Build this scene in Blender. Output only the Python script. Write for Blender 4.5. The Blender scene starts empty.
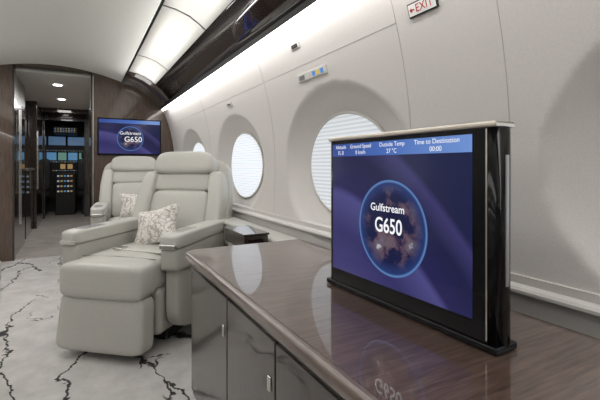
import bpy, bmesh, math
from mathutils import Vector, Matrix
R=math.radians
scene=bpy.context.scene
try: scene.view_settings.view_transform='Standard'
except Exception: pass
XC=-0.25; YB=4.95; YA=-2.2

# ---------------------------------------------------------------- materials
def mat(name,col=(.8,.8,.8),rough=.5,metal=0,coat=0,emit=None,es=0,spec=None,cior=1.5):
    m=bpy.data.materials.new(name); m.use_nodes=True
    b=m.node_tree.nodes['Principled BSDF']
    b.inputs['Base Color'].default_value=(*col,1)
    b.inputs['Roughness'].default_value=rough
    b.inputs['Metallic'].default_value=metal
    b.inputs['Coat Weight'].default_value=coat
    b.inputs['Coat Roughness'].default_value=.02
    b.inputs['Coat IOR'].default_value=cior
    if spec is not None: b.inputs['Specular IOR Level'].default_value=spec
    if emit:
        b.inputs['Emission Color'].default_value=(*emit,1); b.inputs['Emission Strength'].default_value=es
    return m
def N(m,t,**k):
    n=m.node_tree.nodes.new(t)
    for a,v in k.items(): setattr(n,a,v)
    return n
def L(m,a,b): m.node_tree.links.new(a,b)
def ramp(m,stops,interp='LINEAR'):
    n=N(m,'ShaderNodeValToRGB'); cr=n.color_ramp; cr.interpolation=interp
    while len(cr.elements)<len(stops): cr.elements.new(.5)
    for e,(p,c) in zip(cr.elements,stops): e.position=p; e.color=(*c,1) if len(c)==3 else c
    return n
def coords(m,scale=(1,1,1),rot=(0,0,0),kind='Object'):
    tc=N(m,'ShaderNodeTexCoord'); mp=N(m,'ShaderNodeMapping')
    mp.inputs['Scale'].default_value=scale; mp.inputs['Rotation'].default_value=rot
    L(m,tc.outputs[kind],mp.inputs['Vector']); return mp.outputs['Vector']
def noise(m,vec,scale,detail=4,rough=.5):
    n=N(m,'ShaderNodeTexNoise'); n.inputs['Scale'].default_value=scale
    n.inputs['Detail'].default_value=detail; n.inputs['Roughness'].default_value=rough
    L(m,vec,n.inputs['Vector']); return n
def bump(m,h,strength=.2,dist=.002):
    b=N(m,'ShaderNodeBump'); b.inputs['Strength'].default_value=strength; b.inputs['Distance'].default_value=dist
    L(m,h,b.inputs['Height']); L(m,b.outputs['Normal'],m.node_tree.nodes['Principled BSDF'].inputs['Normal'])
def P(m): return m.node_tree.nodes['Principled BSDF']
def textured(name,c1,c2,scale,stretch=(1,1,1),rough=.5,coat=0,detail=5,bs=0,lo=.35,hi=.65,cior=1.5):
    m=mat(name,c1,rough,coat=coat,cior=cior); v=coords(m,stretch); n=noise(m,v,scale,detail,.6)
    r=ramp(m,[(lo,c1),(hi,c2)]); L(m,n.outputs['Fac'],r.inputs['Fac']); L(m,r.outputs['Color'],P(m).inputs['Base Color'])
    if bs: bump(m,n.outputs['Fac'],bs)
    return m

M_wall=textured('wall_fabric',(.60,.575,.555),(.65,.625,.605),260,rough=.85,bs=.25)
M_ceil=textured('ceiling_liner',(.78,.78,.74),(.81,.81,.77),60,rough=.7)
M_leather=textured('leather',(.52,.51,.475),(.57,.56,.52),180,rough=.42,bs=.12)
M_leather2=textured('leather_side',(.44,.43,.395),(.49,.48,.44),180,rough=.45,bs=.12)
M_pipe=mat('piping',(.24,.23,.21),.5)
M_veneer=textured('veneer_top',(.050,.029,.022),(.150,.098,.078),9,(1.1,16,8),rough=.32,coat=1,detail=8,lo=.3,hi=.7,cior=1.6)
M_edge=textured('veneer_edge',(.10,.072,.06),(.18,.135,.115),9,(8,1.5,8),rough=.3,coat=1,detail=6,lo=.3,hi=.7)
M_front=textured('veneer_front',(.016,.010,.008),(.048,.030,.024),9,(8,14,1.2),rough=.3,coat=1,detail=8,lo=.3,hi=.7)
M_wood=textured('bulkhead_wood',(.050,.030,.020),(.120,.075,.050),7,(14,14,.9),rough=.3,coat=1,detail=8,lo=.3,hi=.7)
M_dark=textured('dark_wood',(.016,.011,.009),(.04,.028,.022),7,(14,14,.9),rough=.2,coat=.8,detail=6)
M_lacq=mat('dark_lacquer',(.022,.015,.013),.12,coat=1)
M_cream=textured('cream_panel',(.57,.565,.53),(.61,.605,.57),90,rough=.55)
M_black=mat('gloss_black',(.004,.004,.005),.12,spec=.28)
M_matblk=mat('matte_black',(.02,.02,.02),.5)
M_chrome=mat('chrome',(.75,.73,.7),.18,1)
M_gold=mat('champagne_metal',(.62,.57,.50),.28,1)
M_seam=mat('seam_grey',(.40,.385,.36),.8)
M_white=mat('white_plastic',(.8,.8,.78),.4)
M_led=mat('led_strip',(1,1,1),.5,emit=(1,.97,.93),es=5.5)
M_red=mat('sign_red',(.5,.02,.02),.5)
M_yel=mat('icon_yellow',(.6,.45,.05),.5,emit=(.9,.7,.1),es=.15)
M_blu=mat('icon_blue',(.05,.25,.7),.5,emit=(.1,.35,.9),es=.2)
M_txt=mat('screen_text',(0,0,0),.5,emit=(.95,.96,1),es=.95)
M_strap=mat('seat_belt_webbing',(.6,.59,.54),.7)
M_grey=mat('grey_metal',(.35,.35,.36),.35,.7)

# carpet
M_carpet=mat('carpet',(.6,.58,.56),.95)
def veins(vec_scale,rotz,dist,thick,nscale,lo,hi,off=0):
    v=coords(M_carpet,(1,1,1))
    n=noise(M_carpet,v,nscale,5,.62)
    ad=N(M_carpet,'ShaderNodeMixRGB',blend_type='LINEAR_LIGHT'); ad.inputs['Fac'].default_value=dist
    L(M_carpet,v,ad.inputs['Color1']); L(M_carpet,n.outputs['Color'],ad.inputs['Color2'])
    mp=N(M_carpet,'ShaderNodeMapping'); mp.inputs['Scale'].default_value=vec_scale; mp.inputs['Rotation'].default_value=(0,0,rotz); mp.inputs['Location'].default_value=(off,off*.7,0)
    L(M_carpet,ad.outputs['Color'],mp.inputs['Vector'])
    vo=N(M_carpet,'ShaderNodeTexVoronoi',feature='DISTANCE_TO_EDGE',voronoi_dimensions='2D'); vo.inputs['Scale'].default_value=1.0
    L(M_carpet,mp.outputs['Vector'],vo.inputs['Vector'])
    r1=ramp(M_carpet,[(thick*.5,(.0,.0,.0)),(thick,(1,1,1))]); L(M_carpet,vo.outputs['Distance'],r1.inputs['Fac'])
    nm=noise(M_carpet,mp.outputs['Vector'],1.3,2); r2=ramp(M_carpet,[(lo,(0,0,0)),(hi,(1,1,1))]); L(M_carpet,nm.outputs['Fac'],r2.inputs['Fac'])
    mx=N(M_carpet,'ShaderNodeMixRGB',blend_type='LIGHTEN'); mx.inputs['Fac'].default_value=1
    L(M_carpet,r1.outputs['Color'],mx.inputs['Color1']); L(M_carpet,r2.outputs['Color'],mx.inputs['Color2'])
    return mx.outputs['Color'],v
va,v=veins((3.4,.70,1),.12,.22,.024,2.2,.52,.56)
vb,_=veins((5.2,2.0,1),-.5,.20,.018,3.5,.38,.42,3.3)
mu=N(M_carpet,'ShaderNodeMixRGB',blend_type='MULTIPLY'); mu.inputs['Fac'].default_value=1
L(M_carpet,va,mu.inputs['Color1']); L(M_carpet,vb,mu.inputs['Color2'])
nb=noise(M_carpet,v,7,6,.7); r3=ramp(M_carpet,[(.35,(.52,.50,.49)),(.65,(.65,.63,.615))]); L(M_carpet,nb.outputs['Fac'],r3.inputs['Fac'])
m2=N(M_carpet,'ShaderNodeMixRGB'); m2.inputs['Color1'].default_value=(.035,.032,.03,1)
L(M_carpet,mu.outputs['Color'],m2.inputs['Fac']); L(M_carpet,r3.outputs['Color'],m2.inputs['Color2'])
L(M_carpet,m2.outputs['Color'],P(M_carpet).inputs['Base Color'])
nf=noise(M_carpet,v,420,2); bump(M_carpet,nf.outputs['Fac'],.5,.003)

# pillow fabric
M_pillow=mat('pillow_fabric',(.6,.58,.55),.9)
v=coords(M_pillow,(1,1,1)); vo=N(M_pillow,'ShaderNodeTexVoronoi',feature='DISTANCE_TO_EDGE'); vo.inputs['Scale'].default_value=26
n=noise(M_pillow,v,9,3); ad=N(M_pillow,'ShaderNodeMixRGB',blend_type='LINEAR_LIGHT'); ad.inputs['Fac'].default_value=.10
L(M_pillow,v,ad.inputs['Color1']); L(M_pillow,n.outputs['Color'],ad.inputs['Color2']); L(M_pillow,ad.outputs['Color'],vo.inputs['Vector'])
r=ramp(M_pillow,[(.05,(.48,.43,.39)),(.11,(.80,.78,.75))]); L(M_pillow,vo.outputs['Distance'],r.inputs['Fac']); L(M_pillow,r.outputs['Color'],P(M_pillow).inputs['Base Color'])

# pleated window shade
def shade_mat(name,c1,c2,s):
    m=mat(name,(.25,.25,.25),.8); v=coords(m,(1,1,1)); w=N(m,'ShaderNodeTexWave',bands_direction='Z'); w.inputs['Scale'].default_value=17
    L(m,v,w.inputs['Vector']); r=ramp(m,[(.1,c1),(.7,c2)]); L(m,w.outputs['Fac'],r.inputs['Fac'])
    L(m,r.outputs['Color'],P(m).inputs['Emission Color']); P(m).inputs['Emission Strength'].default_value=s
    return m
M_shade=shade_mat('window_shade',(.48,.52,.56),(.68,.72,.76),.85)
M_shade2=shade_mat('window_shade_bright',(.60,.65,.71),(.86,.91,.97),.95)

# ---------------------------------------------------------------- mesh helpers
def link(o,parent=None):
    scene.collection.objects.link(o)
    if parent is not None: o.parent=parent
    return o
def empty(name,loc=(0,0,0),rz=0):
    e=bpy.data.objects.new(name,None); e.location=loc; e.rotation_euler=(0,0,rz); e.empty_display_size=.1
    return link(e)
def mesh(name,verts,faces,m,parent=None,smooth=False,loc=(0,0,0),rot=(0,0,0)):
    me=bpy.data.meshes.new(name); me.from_pydata(verts,[],faces); me.update()
    if smooth:
        for p in me.polygons: p.use_smooth=True
    me.materials.append(m); o=bpy.data.objects.new(name,me); o.location=loc; o.rotation_euler=rot
    return link(o,parent)
def boxes(name,bl,m,parent=None,bev=0,loc=(0,0,0),rot=(0,0,0)):
    vs=[];fs=[]
    for (x0,x1,y0,y1,z0,z1) in bl:
        b=len(vs); vs+=[(x0,y0,z0),(x1,y0,z0),(x1,y1,z0),(x0,y1,z0),(x0,y0,z1),(x1,y0,z1),(x1,y1,z1),(x0,y1,z1)]
        fs+=[tuple(b+i for i in f) for f in [(0,3,2,1),(4,5,6,7),(0,1,5,4),(1,2,6,5),(2,3,7,6),(3,0,4,7)]]
    o=mesh(name,vs,fs,m,parent,False,loc,rot)
    if bev:
        md=o.modifiers.new('bev','BEVEL'); md.width=bev; md.segments=3; md.limit_method='ANGLE'
        for p in o.data.polygons: p.use_smooth=True
        wn=o.modifiers.new('wn','WEIGHTED_NORMAL')
    return o
def puff(name,size,loc,m,parent=None,rot=(0,0,0),k=6,n=10,deform=None):
    bm=bmesh.new(); bmesh.ops.create_cube(bm,size=2)
    bmesh.ops.subdivide_edges(bm,edges=bm.edges[:],cuts=n,use_grid_fill=True)
    for v in bm.verts:
        p=v.co
        q=Vector(p); s=(abs(q.x)**k+abs(q.y)**k+abs(q.z)**k)**(1/k)
        q=q/s
        if deform: q=Vector(deform(q.x,q.y,q.z))
        v.co=Vector((q.x*size[0]/2,q.y*size[1]/2,q.z*size[2]/2))
    me=bpy.data.meshes.new(name); bm.to_mesh(me); bm.free()
    for p in me.polygons: p.use_smooth=True
    me.materials.append(m); o=bpy.data.objects.new(name,me); o.location=loc; o.rotation_euler=rot
    return link(o,parent)
def tube(name,pts,r,m,parent=None,cyc=False,loc=(0,0,0),rot=(0,0,0)):
    cu=bpy.data.curves.new(name,'CURVE'); cu.dimensions='3D'; cu.bevel_depth=r; cu.bevel_resolution=2; cu.use_fill_caps=True
    sp=cu.splines.new('POLY'); sp.points.add(len(pts)-1)
    for i,p in enumerate(pts): sp.points[i].co=(*p,1)
    sp.use_cyclic_u=cyc; cu.materials.append(m)
    o=bpy.data.objects.new(name,cu); o.location=loc; o.rotation_euler=rot
    return link(o,parent)
def text(name,s,size,loc,m,parent=None,rot=(R(90),0,0),al='CENTER',sx=1,off=0):
    cu=bpy.data.curves.new(name,'FONT'); cu.body=s; cu.size=size; cu.align_x=al; cu.align_y='CENTER'; cu.materials.append(m); cu.offset=off
    o=bpy.data.objects.new(name,cu); o.location=loc; o.rotation_euler=rot; o.scale=(sx,1,1)
    return link(o,parent)
def cyl(name,r,h,loc,m,parent=None,rot=(0,0,0),seg=32,sx=1,smooth=True):
    vs=[];fs=[]
    for z in (-h/2,h/2):
        for i in range(seg):
            a=2*math.pi*i/seg; vs.append((r*sx*math.cos(a),r*math.sin(a),z))
    for i in range(seg):
        j=(i+1)%seg; fs.append((i,j,seg+j,seg+i))
    fs.append(tuple(range(seg-1,-1,-1))); fs.append(tuple(range(seg,2*seg)))
    o=mesh(name,vs,fs,m,parent,False,loc,rot)
    for p in o.data.polygons: p.use_smooth=len(p.vertices)==4
    return o

# ---------------------------------------------------------------- shell
def XW(z): return 1.0-(.2 if z<.95 else .3)*(z-.95)**2
WY=[-1.28,.10,1.50,2.76,4.05]; WZ=.965; WA=.315; WB=.235; DEP=.075
def rec(y,z):
    d=0
    for yc in WY:
        rho=math.hypot((y-yc)/WA,(z-WZ)/WB)
        if rho<=1: d=DEP
        elif rho<1.5: d=max(d,DEP*(1-(rho-1)/.5)**.6)
    return d
def side_wall(name,sgn):
    ny=int((YB-YA)/.016); nz=104; vs=[];fs=[]
    for i in range(ny+1):
        y=YA+(YB-YA)*i/ny
        for j in range(nz+1):
            z=1.6*j/nz; x=XW(z)+rec(y,z)
            vs.append((x if sgn>0 else 2*XC-x,y,z))
    for i in range(ny):
        for j in range(nz):
            a=i*(nz+1)+j; f=(a,a+1,a+nz+2,a+nz+1)
            fs.append(f if sgn>0 else f[::-1])
    o=mesh(name,vs,fs,M_wall,None,True); return o
side_wall('wall_right',1); side_wall('wall_left',-1)
mesh('floor',[(XC-1.1,YA,0),(.84,YA,0),(.84,YB+.04,0),(XC-1.1,YB+.04,0)],[(0,1,2,3)],M_carpet)
vs=[];fs=[];n=24
for i in range(n+1):
    t=-1+2*i/n; x=XC+.66*t; z=1.91+.115*(1-t*t)
    vs+=[(x,YA,z),(x,YB+.05,z)]
for i in range(n):
    a=2*i; fs.append((a,a+1,a+3,a+2))
mesh('ceiling',vs,fs,M_ceil,None,True)
def mirx(x,s): return x if s>0 else 2*XC-x
def strip(name,prof,y0,y1,m,s,parent,smooth=True):
    vs=[];fs=[]
    for (x,z) in prof: vs+=[(mirx(x,s),y0,z),(mirx(x,s),y1,z)]
    for i in range(len(prof)-1):
        a=2*i; fs.append((a,a+1,a+3,a+2))
    o=mesh(name,vs,fs,m,parent,smooth)
    sd=o.modifiers.new('s','SOLIDIFY'); sd.thickness=.006; sd.offset=0
    return o
for s,side in ((1,'right'),(-1,'left')):
    e=empty('ceiling_side_panel_'+side)
    strip('backing',[(.40,1.925),(.56,1.90),(.70,1.805),(.735,1.775)],YA,YB,M_lacq,s,e)
    strip('lacquer_band',[(.690,1.80),(.745,1.745),(.79,1.69),(.826,1.650)],YA,YB,M_lacq,s,e)
    strip('lacquer_lip',[(.826,1.650),(.834,1.634),(.830,1.624)],YA,YB,M_matblk,s,e)
    tube('lacquer_edge',[(mirx(.738,s),YA,1.752),(mirx(.738,s),YB,1.752)],.0025,M_grey,e)
    ys=[YA,-1.16,.04,1.24,2.44,3.64,YB]
    for a,b in zip(ys[:-1],ys[1:]):
        strip('cream_panel',[(.425,1.905),(.50,1.893),(.58,1.866),(.64,1.828),(.678,1.799)],a+.012,b-.012,M_cream,s,e)
    strip('end_fairing',[(.41,1.90),(.50,1.885),(.58,1.855),(.65,1.81),(.70,1.77),(.745,1.735),(.79,1.68),(.820,1.645)],4.30,YB,M_dark,s,e)
    e2=empty('cove_light')
    strip('led_lens',[(.845,1.638),(.866,1.612)],YA,YB,M_led,s,e2)
    strip('cove',[(.826,1.66),(.85,1.675),(.9,1.6),(.875,1.592)],YA,YB,M_white,s,e2)
    vs=[]
    x=XW(.66)
    for y in (YA,YB):
        for (dx,z) in ((.03,.635),(-.022,.638),(-.030,.645),(-.030,.652),(-.024,.658),(-.006,.662),(-.006,.682),(.03,.684)):
            vs.append((mirx(x+dx,s),y,z))
    fs=[(i,i+1,i+9,i+8) for i in range(7)]
    mesh('trim_ledge_'+side,vs,fs,M_wall,None,False)
def seam(name,pts,s=1,r=.0011):
    P3=[]
    for (y0,z0),(y1,z1) in zip(pts[:-1],pts[1:]):
        for i in range(60):
            t=i/59; y=y0+(y1-y0)*t; z=z0+(z1-z0)*t; P3.append((mirx(XW(z)+rec(y,z)-.0001,s),y,z))
    return tube(name,P3,r,M_seam)
k=1
for s in (1,-1):
    for y in (-.6,.66,1.02,2.12,3.4):
        seam('trim_%d'%k,[(y,.685),(y,1.59)],s); k+=1
    seam('trim_%d'%k,[(1.02,1.44),(YB-.02,1.44)],s); k+=1
def window(idx,yc,s,m):
    e=empty('window_%d'%idx)
    vs=[];fs=[];nr=8;na=64
    vs.append((mirx(XW(WZ)+DEP-.012,s),yc,WZ))
    for i in range(1,nr+1):
        for j in range(na):
            a=2*math.pi*j/na; y=yc+WA*.985*i/nr*math.cos(a); z=WZ+WB*.985*i/nr*math.sin(a)
            vs.append((mirx(XW(z)+DEP-.012,s),y,z))
    for j in range(na): fs.append((0,1+j,1+(j+1)%na))
    for i in range(nr-1):
        for j in range(na):
            a=1+i*na+j; b=1+i*na+(j+1)%na; fs.append((a,a+na,b+na,b))
    mesh('shade',vs,fs,m,e,True)
    ring=[]
    for j in range(na):
        a=2*math.pi*j/na; y=yc+WA*math.cos(a); z=WZ+WB*math.sin(a); ring.append((mirx(XW(z)+DEP-.008,s),y,z))
    tube('frame',ring,.007,M_cream,e,True)
i=1
for s in (1,-1):
    for q,y in enumerate(WY):
        window(i,y,s,M_shade if q==2 else M_shade2); i+=1

boxes('wall_back',[(-1.6,1.1,YA-.06,YA-.002,0,2.08)],M_cream)
DX0=-.595; DX1=.115
boxes('wall_front',[(-1.55,DX0,YB,YB+.1,0,2.06),(DX1,1.05,YB,YB+.1,0,2.06),(DX0,DX1,YB,YB+.1,1.985,2.06)],M_wood)
e=empty('door_frame')
boxes('jamb',[(DX1-.012,DX1+.004,YB-.006,YB+.11,0,1.98),(DX0-.004,DX0+.012,YB-.006,YB+.11,0,1.98),(DX0,DX1,YB-.006,YB+.11,1.965,1.987)],M_dark,e)
boxes('bright_edge',[(DX1+.006,DX1+.014,YB-.008,YB,0,1.95)],M_chrome,e)
YC=8.6
boxes('floor_galley',[(-1.0,.5,YB+.04,YC+1.5,-.05,.0)],textured('stone_floor',(.58,.52,.48),(.70,.64,.60),5,rough=.25,detail=8))
boxes('ceiling_galley',[(-1.0,.5,YB+.1,YC,1.95,2.02)],M_ceil)
boxes('wall_galley_right',[(DX1,DX1+.06,YB+.1,YC,0,1.96)],M_wood)
boxes('wall_galley_left',[(-1.0,-.92,YB+.1,YC,0,1.96)],M_dark)
e=empty('galley_cabinet')
boxes('carcass',[(-.92,-.60,5.1,6.0,0,1.95),(-.92,-.62,6.3,7.2,0,.9),(-.92,-.7,6.3,7.2,1.35,1.95),(-.92,-.58,7.3,8.5,0,1.95)],M_dark,e,.006)
boxes('handle',[(-.598,-.588,5.2,5.21,.7,1.5),(-.598,-.588,5.55,5.56,.3,1.6),(-.578,-.568,7.4,7.41,.6,1.5)],M_chrome,e)
boxes('counter',[(-.92,-.60,6.28,7.22,.9,.93)],M_grey,e)
boxes('lit_splashback',[(-.915,-.905,6.32,7.18,.95,1.33)],mat('splash_glow',(.8,.75,.65),.4,emit=(1,.85,.65),es=.7),e)
e=empty('galley_downlight')
for y in (5.7,6.9,8.2):
    cyl('lens',.045,.01,(-.24,y,1.946),M_led,e)
boxes('ceiling_rib',[(DX0-.3,DX1,8.0,8.04,1.88,1.95)],M_dark,e)
boxes('wall_cockpit',[(-1.0,-.56,YC,YC+.06,0,2.0),(.07,.5,YC,YC+.06,0,2.0),(-.56,.07,YC,YC+.06,1.80,2.0)],M_dark)
e=empty('cockpit_instrument_panel')
boxes('panel',[(-.95,.45,9.7,9.8,.3,1.32),(-.95,.45,9.4,9.8,1.29,1.36)],M_matblk,e)
boxes('pedestal',[(-.42,-.08,9.1,9.75,0,.82)],M_matblk,e,.01)
boxes('overhead',[(-.45,-.05,9.0,9.7,1.6,1.72)],M_matblk,e)
boxes('pillar',[(-.27,-.23,9.85,9.9,1.3,1.9),(-.62,-.58,9.85,9.9,1.3,1.9),(.10,.14,9.85,9.9,1.3,1.9)],M_matblk,e)
def scr(c,s): return mat('display',(.01,.01,.01),.2,emit=c,es=s)
D1=scr((.10,.26,.45),.7); D2=scr((.2,.42,.35),.45); D3=scr((.5,.55,.6),.55); D4=scr((.55,.36,.15),.5)
boxes('flight_display',[(-.60,-.43,9.69,9.70,1.08,1.24),(-.22,-.05,9.69,9.70,1.08,1.24)],D1,e)
boxes('engine_display',[(-.40,-.25,9.69,9.70,1.08,1.24),(-.02,.13,9.69,9.70,1.08,1.24)],D2,e)
boxes('standby_display',[(-.36,-.27,9.69,9.70,.90,1.00),(-.23,-.14,9.69,9.70,.90,1.00)],D4,e)
import random; random.seed(4)
groups={0:[],1:[],2:[]}
for zz in (1.27,1.04,.86):
    for c in range(14):
        x=-.60+c*.052; groups[c%3].append((x,x+.026,9.685,9.69,zz,zz+.012))
for zz in (1.62,1.65,1.68):
    for c in range(8):
        x=-.43+c*.046; groups[(c+1)%3].append((x,x+.022,8.99,9.0,zz,zz+.010))
for zz in (.45,.55,.65,.75):
    for c in range(5):
        x=-.39+c*.056; groups[(c*2)%3].append((x,x+.034,9.09,9.10,zz,zz+.03))
for g,mm in zip(groups.values(),(D3,D1,D4)): boxes('indicator',g,mm,e)
boxes('windshield',[(-.95,-.62,9.88,9.9,1.40,1.58),(-.58,-.27,9.88,9.9,1.40,1.58),(-.23,.10,9.88,9.9,1.40,1.58),(.14,.5,9.88,9.9,1.40,1.58)],scr((.07,.14,.25),.7),e)
boxes('wall_cockpit_nose',[(-1.0,.5,9.92,9.98,0,2.0),(-1.0,-.96,YC,9.95,0,2.0),(.46,.5,YC,9.95,0,2.0),(-1,.5,YC,9.95,1.95,2.0)],M_matblk)
for x in (-.68,.14):
    e=empty('pilot_seat',(x,9.1,0))
    puff('seat',(.4,.42,.14),(0,.0,.45),M_matblk,e); puff('back',(.4,.12,.6),(0,-.22,.8),M_matblk,e); puff('headrest',(.24,.1,.16),(0,-.23,1.18),M_matblk,e); boxes('base',[(-.1,.1,-.1,.1,0,.4)],M_matblk,e)

# ---------------------------------------------------------------- recliner
def recliner(loc,rz,sc=1.0):
    e=empty('recliner_chair',(loc[0],loc[1],0),rz); e.scale=(sc,sc,1)
    boxes('base_plinth',[(-.2,.2,-.2,.26,0,.1)],M_matblk,e,.015)
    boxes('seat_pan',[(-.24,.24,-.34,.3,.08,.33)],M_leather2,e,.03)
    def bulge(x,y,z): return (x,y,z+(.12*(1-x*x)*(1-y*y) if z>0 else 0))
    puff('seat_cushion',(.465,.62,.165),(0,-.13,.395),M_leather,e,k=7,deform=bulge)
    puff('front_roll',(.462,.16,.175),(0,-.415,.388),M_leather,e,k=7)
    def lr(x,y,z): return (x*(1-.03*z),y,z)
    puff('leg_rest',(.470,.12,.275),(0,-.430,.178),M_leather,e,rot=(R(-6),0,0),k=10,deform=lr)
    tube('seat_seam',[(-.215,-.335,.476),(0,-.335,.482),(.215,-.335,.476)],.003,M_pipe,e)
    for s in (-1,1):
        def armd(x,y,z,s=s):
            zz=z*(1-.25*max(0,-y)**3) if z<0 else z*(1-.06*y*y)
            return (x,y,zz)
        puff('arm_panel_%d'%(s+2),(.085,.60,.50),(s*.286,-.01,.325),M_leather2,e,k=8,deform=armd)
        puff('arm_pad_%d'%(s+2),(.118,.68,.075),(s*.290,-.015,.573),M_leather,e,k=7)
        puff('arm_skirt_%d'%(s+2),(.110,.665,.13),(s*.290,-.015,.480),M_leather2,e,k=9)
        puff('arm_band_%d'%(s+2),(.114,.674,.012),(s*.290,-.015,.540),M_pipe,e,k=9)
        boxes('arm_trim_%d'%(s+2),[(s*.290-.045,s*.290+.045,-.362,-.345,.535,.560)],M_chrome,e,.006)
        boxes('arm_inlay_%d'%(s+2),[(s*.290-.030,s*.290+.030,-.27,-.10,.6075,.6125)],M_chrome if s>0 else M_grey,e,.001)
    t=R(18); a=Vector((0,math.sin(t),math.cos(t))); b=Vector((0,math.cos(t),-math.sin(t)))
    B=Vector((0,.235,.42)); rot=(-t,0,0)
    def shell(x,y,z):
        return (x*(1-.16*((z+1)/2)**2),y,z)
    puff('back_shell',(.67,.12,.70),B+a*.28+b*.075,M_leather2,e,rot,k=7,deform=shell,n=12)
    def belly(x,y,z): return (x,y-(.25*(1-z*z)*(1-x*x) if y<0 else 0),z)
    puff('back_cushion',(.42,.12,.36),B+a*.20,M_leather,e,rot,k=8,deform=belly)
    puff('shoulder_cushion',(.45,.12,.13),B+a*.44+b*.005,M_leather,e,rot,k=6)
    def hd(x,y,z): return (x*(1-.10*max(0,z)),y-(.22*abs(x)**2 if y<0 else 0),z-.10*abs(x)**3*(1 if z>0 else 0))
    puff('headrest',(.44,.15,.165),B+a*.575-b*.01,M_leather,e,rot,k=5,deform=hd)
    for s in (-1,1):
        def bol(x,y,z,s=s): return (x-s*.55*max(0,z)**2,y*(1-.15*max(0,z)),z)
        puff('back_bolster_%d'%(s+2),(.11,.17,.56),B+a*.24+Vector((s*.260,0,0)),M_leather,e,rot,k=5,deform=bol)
    boxes('seat_belt',[(-.05,.215,-.22,-.18,.486,.491)],M_strap,e,.001,rot=(0,0,R(-8)))
    boxes('belt_buckle',[(-.10,-.04,-.228,-.172,.486,.499)],M_chrome,e,.004,rot=(0,0,R(-8)))
    return e
def pillow(parent,l,rot,sc=1):
    M=Matrix.Translation(parent.location)@Matrix.Rotation(parent.rotation_euler.z,4,'Z')@Matrix.Translation(l)
    def pd(x,y,z):
        c=1+.10*abs(x*z)
        return (x*c*(1-.07*(1-z*z)),y*(1-.72*max(abs(x),abs(z))**2.5),z*c*(1-.07*(1-x*x)))
    o=puff('throw_pillow',(.28*sc,.13*sc,.23*sc),M.translation,M_pillow,None,(0,0,0),k=12,deform=pd,n=14)
    o.rotation_euler=(Matrix.Rotation(parent.rotation_euler.z+rot[2],3,'Z')@Matrix.Rotation(rot[1],3,'Y')@Matrix.Rotation(rot[0],3,'X')).to_euler()
    return o
c1=recliner((.402,2.568),R(-41),1.02); pillow(c1,(-.01,.03,.585),(R(-28),R(-14),R(-6)))
c2=recliner((.45,4.06),R(-6)); pillow(c2,(.02,.06,.582),(R(-26),0,0))
c3=recliner((-.605,1.55),R(180))

# ---------------------------------------------------------------- credenza
e=empty('credenza')
def rrect(x0,x1,y0,y1,r):
    pts=[]
    for cx,cy,a0 in ((x1-.01,y0+.01,-90),(x1-.01,y1-.01,0),(x0+r,y1-r,90),(x0+.01,y0+.01,180)):
        rr=r if (cx,cy)==(x0+r,y1-r) else .01
        for i in range(9):
            a=R(a0+90*i/8); pts.append((cx+rr*math.cos(a),cy+rr*math.sin(a)))
    return pts
def prism(name,pts,z0,z1,m,parent,bev=0):
    n=len(pts); vs=[(x,y,z0) for x,y in pts]+[(x,y,z1) for x,y in pts]
    fs=[tuple(range(n-1,-1,-1)),tuple(range(n,2*n))]+[(i,(i+1)%n,n+(i+1)%n,n+i) for i in range(n)]
    o=mesh(name,vs,fs,m,parent)
    if bev:
        md=o.modifiers.new('b','BEVEL'); md.width=bev; md.segments=3; md.limit_method='ANGLE'; md.angle_limit=R(50)
        for p in o.data.polygons: p.use_smooth=True
        o.modifiers.new('wn','WEIGHTED_NORMAL')
    return o
Y0=-1.0;Y1=1.655
prism('top',rrect(.366,.900,Y0,Y1,.05),.585,.618,M_edge,e,.012)
prism('top_inlay',rrect(.384,.895,Y0+.01,Y1-.018,.036),.612,.6195,M_veneer,e)
prism('under_rail',rrect(.384,.893,Y0,Y1-.014,.045),.575,.590,M_black,e)
prism('body',rrect(.386,.78,Y0+.01,Y1-.018,.05),.08,.575,M_front,e)
prism('toe_kick',rrect(.42,.78,Y0+.02,Y1-.06,.04),0,.08,M_matblk,e)
boxes('rear_support',[(.78,.893,Y0+.02,Y1-.03,.42,.575)],M_front,e)
ed=[1.54,1.13,.80,.46,.12,-.22,-.56,-.9]
for a,b in zip(ed[:-1],ed[1:]):
    boxes('door_front',[(.377,.389,b+.003,a-.003,.09,.568)],M_front,e,.003)
    boxes('latch',[(.372,.378,b+.02,b+.035,.45,.485)],M_chrome,e,.003)

# ---------------------------------------------------------------- screens
def screen_mat(name,st=1.0):
    m=mat(name,(.004,.004,.008),.12); tc=N(m,'ShaderNodeTexCoord'); sp=N(m,'ShaderNodeSeparateXYZ'); L(m,tc.outputs['Generated'],sp.inputs['Vector'])
    a=N(m,'ShaderNodeMath',operation='MULTIPLY_ADD'); a.inputs[1].default_value=.9; a.inputs[2].default_value=0; L(m,sp.outputs['X'],a.inputs[0])
    p=N(m,'ShaderNodeMath',operation='POWER'); p.inputs[1].default_value=1.8; L(m,a.outputs[0],p.inputs[0])
    s=N(m,'ShaderNodeMath',operation='ADD'); L(m,sp.outputs['Z'],s.inputs[0]); L(m,p.outputs[0],s.inputs[1])
    r=ramp(m,[(.0,(.060,.055,.20)),(.20,(.035,.032,.15)),(.38,(.085,.08,.27)),(.42,(.022,.020,.10)),(.60,(.014,.016,.07)),(.72,(.05,.045,.17)),(.76,(.014,.016,.07)),(1,(.010,.016,.07))])
    sc=N(m,'ShaderNodeMath',operation='MULTIPLY'); sc.inputs[1].default_value=.62; L(m,s.outputs[0],sc.inputs[0]); L(m,sc.outputs[0],r.inputs['Fac'])
    L(m,r.outputs['Color'],P(m).inputs['Emission Color']); P(m).inputs['Emission Strength'].default_value=st
    P(m).inputs['Specular IOR Level'].default_value=.25
    return m
M_scr=screen_mat('screen_picture',.75)
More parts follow.
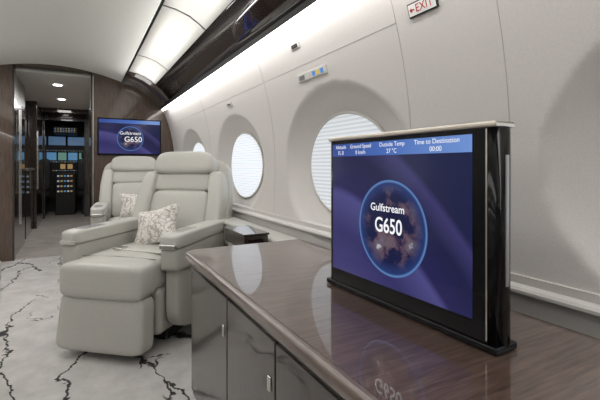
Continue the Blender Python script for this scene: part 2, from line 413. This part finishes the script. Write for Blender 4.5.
M_bar=mat('status_bar',(0,0,0),.2,emit=(.10,.22,.62),es=.9)
m=M_bar; tc=N(m,'ShaderNodeTexCoord'); sp=N(m,'ShaderNodeSeparateXYZ'); L(m,tc.outputs['Generated'],sp.inputs['Vector'])
r=ramp(m,[(0,(.02,.06,.30)),(.5,(.05,.14,.48)),(1,(.16,.30,.68))]); L(m,sp.outputs['X'],r.inputs['Fac']); L(m,r.outputs['Color'],P(m).inputs['Emission Color'])
M_globe=mat('globe_picture',(0,0,0),.2,spec=.25)
m=M_globe; tc=N(m,'ShaderNodeTexCoord'); mp=N(m,'ShaderNodeMapping'); mp.inputs['Location'].default_value=(-1,0,-1); mp.inputs['Scale'].default_value=(2,0,2)
L(m,tc.outputs['Generated'],mp.inputs['Vector']); ln=N(m,'ShaderNodeVectorMath',operation='LENGTH'); L(m,mp.outputs['Vector'],ln.inputs[0])
rr=ramp(m,[(0,(.006,.008,.04)),(.7,(.008,.012,.06)),(.93,(.018,.04,.16)),(.975,(.12,.26,.55)),(1,(.03,.05,.2))]); L(m,ln.outputs['Value'],rr.inputs['Fac'])
mp2=N(m,'ShaderNodeMapping'); mp2.inputs['Location'].default_value=(1.3,0,.6); L(m,mp.outputs['Vector'],mp2.inputs['Vector'])
nn=noise(m,mp2.outputs['Vector'],1.7,9,.64); r2=ramp(m,[(.49,(0,0,0)),(.52,(.07,.035,.03)),(.58,(.14,.09,.08)),(.64,(.12,.10,.10)),(.70,(.5,.48,.5))]); L(m,nn.outputs['Fac'],r2.inputs['Fac'])
fade=ramp(m,[(.55,(1,1,1)),(.92,(.0,.0,.0))]); L(m,ln.outputs['Value'],fade.inputs['Fac'])
fm=N(m,'ShaderNodeMixRGB',blend_type='MULTIPLY'); fm.inputs['Fac'].default_value=1; L(m,r2.outputs['Color'],fm.inputs['Color1']); L(m,fade.outputs['Color'],fm.inputs['Color2'])
aa=N(m,'ShaderNodeMixRGB',blend_type='ADD'); aa.inputs['Fac'].default_value=1; L(m,rr.outputs['Color'],aa.inputs['Color1']); L(m,fm.outputs['Color'],aa.inputs['Color2'])
L(m,aa.outputs['Color'],P(m).inputs['Emission Color']); P(m).inputs['Emission Strength'].default_value=.9
def disc(name,r,loc,m,parent):
    vs=[(0,0,0)]+[(r*math.cos(2*math.pi*i/64),0,r*math.sin(2*math.pi*i/64)) for i in range(64)]
    return mesh(name,vs,[(0,1+i,1+(i+1)%64) for i in range(64)],m,parent,loc=loc)

tv=empty('television',(.645,.722,.6205),R(-90+1.6))
W=.238
boxes('housing',[(-W-.01,W+.012,0,.055,.012,.415)],M_black,tv,.004)
cyl('end_cap_1',.0275,.400,(W+.008,.0275,.010+.200),M_black,tv,sx=.8)
cyl('end_cap_2',.0275,.400,(-W-.008,.0275,.010+.200),M_black,tv,sx=.8)
boxes('top_cap',[(-W-.025,W+.027,-.003,.058,.410,.4215)],M_gold,tv,.004)
boxes('foot',[(-W-.030,W+.030,-.006,.060,0,.014)],M_black,tv,.004)
boxes('bezel_line',[(W+.006,W+.009,-.0015,.001,.02,.408)],M_chrome,tv)
boxes('side_line',[(W+.0285,W+.0315,.022,.032,.12,.36)],M_grey,tv,.002)
boxes('screen',[(-.240,.216,-.0012,.001,.050,.400)],M_scr,tv)
boxes('status_bar',[(-.240,.216,-.0020,-.0012,.366,.400)],M_bar,tv)
disc('globe',.115,(-.006,-.0016,.192),M_globe,tv)
text('label','G650',.050,(-.012,-.0026,.195),M_txt,tv,sx=.84,off=.0007)
text('label','Gulfstream',.026,(-.016,-.0026,.238),M_txt,tv,off=.0003)
for x,a,b in ((-.20,'Altitude','FL 0'),(-.115,'Ground Speed','0 km/h'),(.000,'Outside Temp','27 °C'),(.13,'Time to Destination','00:00')):
    text('label',a,.0145,(x,-.0026,.391),M_txt,tv); text('label',b,.0145,(x,-.0026,.375),M_txt,tv)

mon=empty('wall_monitor',(.50,YB-.02,1.09))
boxes('housing',[(-.335,.335,-.02,.018,-.01,.405)],M_black,mon,.004)
boxes('screen',[(-.32,.32,-.022,-.0205,.01,.39)],M_scr,mon)
disc('globe',.14,(0,-.0235,.18),M_globe,mon)
boxes('status_bar',[(-.32,.32,-.023,-.022,.35,.39)],M_bar,mon)
text('label','G650',.085,(.03,-.025,.17),M_txt,mon); text('label','Gulfstream',.05,(0,-.025,.24),M_txt,mon)

# ---------------------------------------------------------------- side console
e=empty('side_console')
boxes('cabinet',[(.69,.80,1.80,2.06,0,.56)],M_leather2,e,.01)
boxes('drawer',[(.68,.805,1.785,2.075,.56,.625)],M_front,e,.006)
boxes('drawer_face',[(.70,.79,1.781,1.786,.575,.612)],M_lacq,e,.003)
boxes('top_plate',[(.675,.81,1.78,2.08,.625,.635)],M_dark,e,.003)
e=empty('side_ledge')
boxes('ledge_body',[(.815,.945,1.68,3.4,.46,.575)],M_leather2,e,.012)
boxes('ledge_pad',[(.812,.945,1.68,3.4,.58,.605)],M_leather,e,.01)

# ---------------------------------------------------------------- signs on wall
def on_wall(name,y,z):
    x=XW(z); sl=math.atan(2*.3*(z-.95))
    e=bpy.data.objects.new(name,None); link(e); e.location=(x-.003,y,z)
    up=Vector((-math.sin(sl),0,math.cos(sl))); xx=Vector((0,-1,0)); yy=up.cross(xx)
    e.rotation_euler=Matrix((xx,yy,up)).transposed().to_euler(); return e
e=on_wall('exit_sign',.895,1.452)
boxes('plate',[(-.058,.058,-.004,.003,-.022,.022)],M_matblk,e,.001)
boxes('face',[(-.054,.054,-.0052,-.0038,-.018,.018)],M_white,e)
text('label','EXIT',.034,(.010,-.006,0),M_red,e)
boxes('arrow_shaft',[(-.042,-.030,-.006,-.0052,-.002,.002)],M_red,e)
mesh('arrow',[(-.050,-.006,0),(-.040,-.006,.008),(-.040,-.006,-.008)],[(0,1,2)],M_red,e)
e=on_wall('passenger_service_panel',1.60,1.385)
boxes('plate',[(-.13,.13,-.003,.003,-.018,.018)],M_cream,e,.002)
boxes('icon_blue',[(.015,.035,-.005,-.003,-.010,.010),(.085,.105,-.005,-.003,-.010,.010)],M_blu,e)
boxes('icon_yellow',[(.05,.07,-.005,-.003,-.010,.010)],M_yel,e)
boxes('speaker',[(-.11,-.06,-.005,-.003,-.010,.010)],M_grey,e)
e=on_wall('reading_light',1.68,1.53)
boxes('plate',[(-.04,.04,-.004,.003,-.014,.014)],M_cream,e,.003)
boxes('lens',[(-.028,.028,-.006,-.003,-.009,.009)],M_matblk,e,.002)
e=on_wall('air_vent',2.75,1.40)
boxes('plate',[(-.05,.05,-.004,.003,-.014,.014)],M_cream,e,.003); boxes('slot',[(-.035,.035,-.006,-.003,-.004,.004)],M_matblk,e)

# ---------------------------------------------------------------- lights
def area(name,loc,sx,sy,p,rot=(0,0,0),col=(1,.985,.965)):
    l=bpy.data.lights.new(name,'AREA'); l.shape='RECTANGLE'; l.size=sx; l.size_y=sy; l.energy=p; l.color=col
    o=bpy.data.objects.new(name,l); o.location=loc; o.rotation_euler=rot; return link(o)
area('cabin_fill_light',(-.25,1.2,1.90),.35,4.5,14.5)  # added overhead fill along the cabin centre, no fixture there
area('cabin_fill_light',(-.25,4.0,1.90),.35,1.4,7)  # second added fill, for the forward end of the cabin
for s in (1,-1):
    area('cove_lamp',(mirx(.80,s),1.4,1.60),.03,6.6,9.5,(0,R(-35*s),0))
    area('ceiling_fill_light',(mirx(.50,s),1.3,1.70),.12,6.4,13,(0,R(180+22*s),0))  # added upward fill to brighten the ceiling, not a cove fixture
area('galley_lamp',(-.24,6.7,1.92),.2,2.8,13)
w=bpy.data.worlds.new('world'); scene.world=w; w.use_nodes=True
w.node_tree.nodes['Background'].inputs['Color'].default_value=(.5,.55,.6,1); w.node_tree.nodes['Background'].inputs['Strength'].default_value=.1

cam=bpy.data.cameras.new('camera'); cam.lens=24; cam.sensor_width=36; cam.shift_y=-34/600; cam.clip_start=.01
co=bpy.data.objects.new('camera',cam); co.location=(0,0,.96); co.rotation_euler=(R(90),0,R(-28.8)); link(co); scene.camera=co
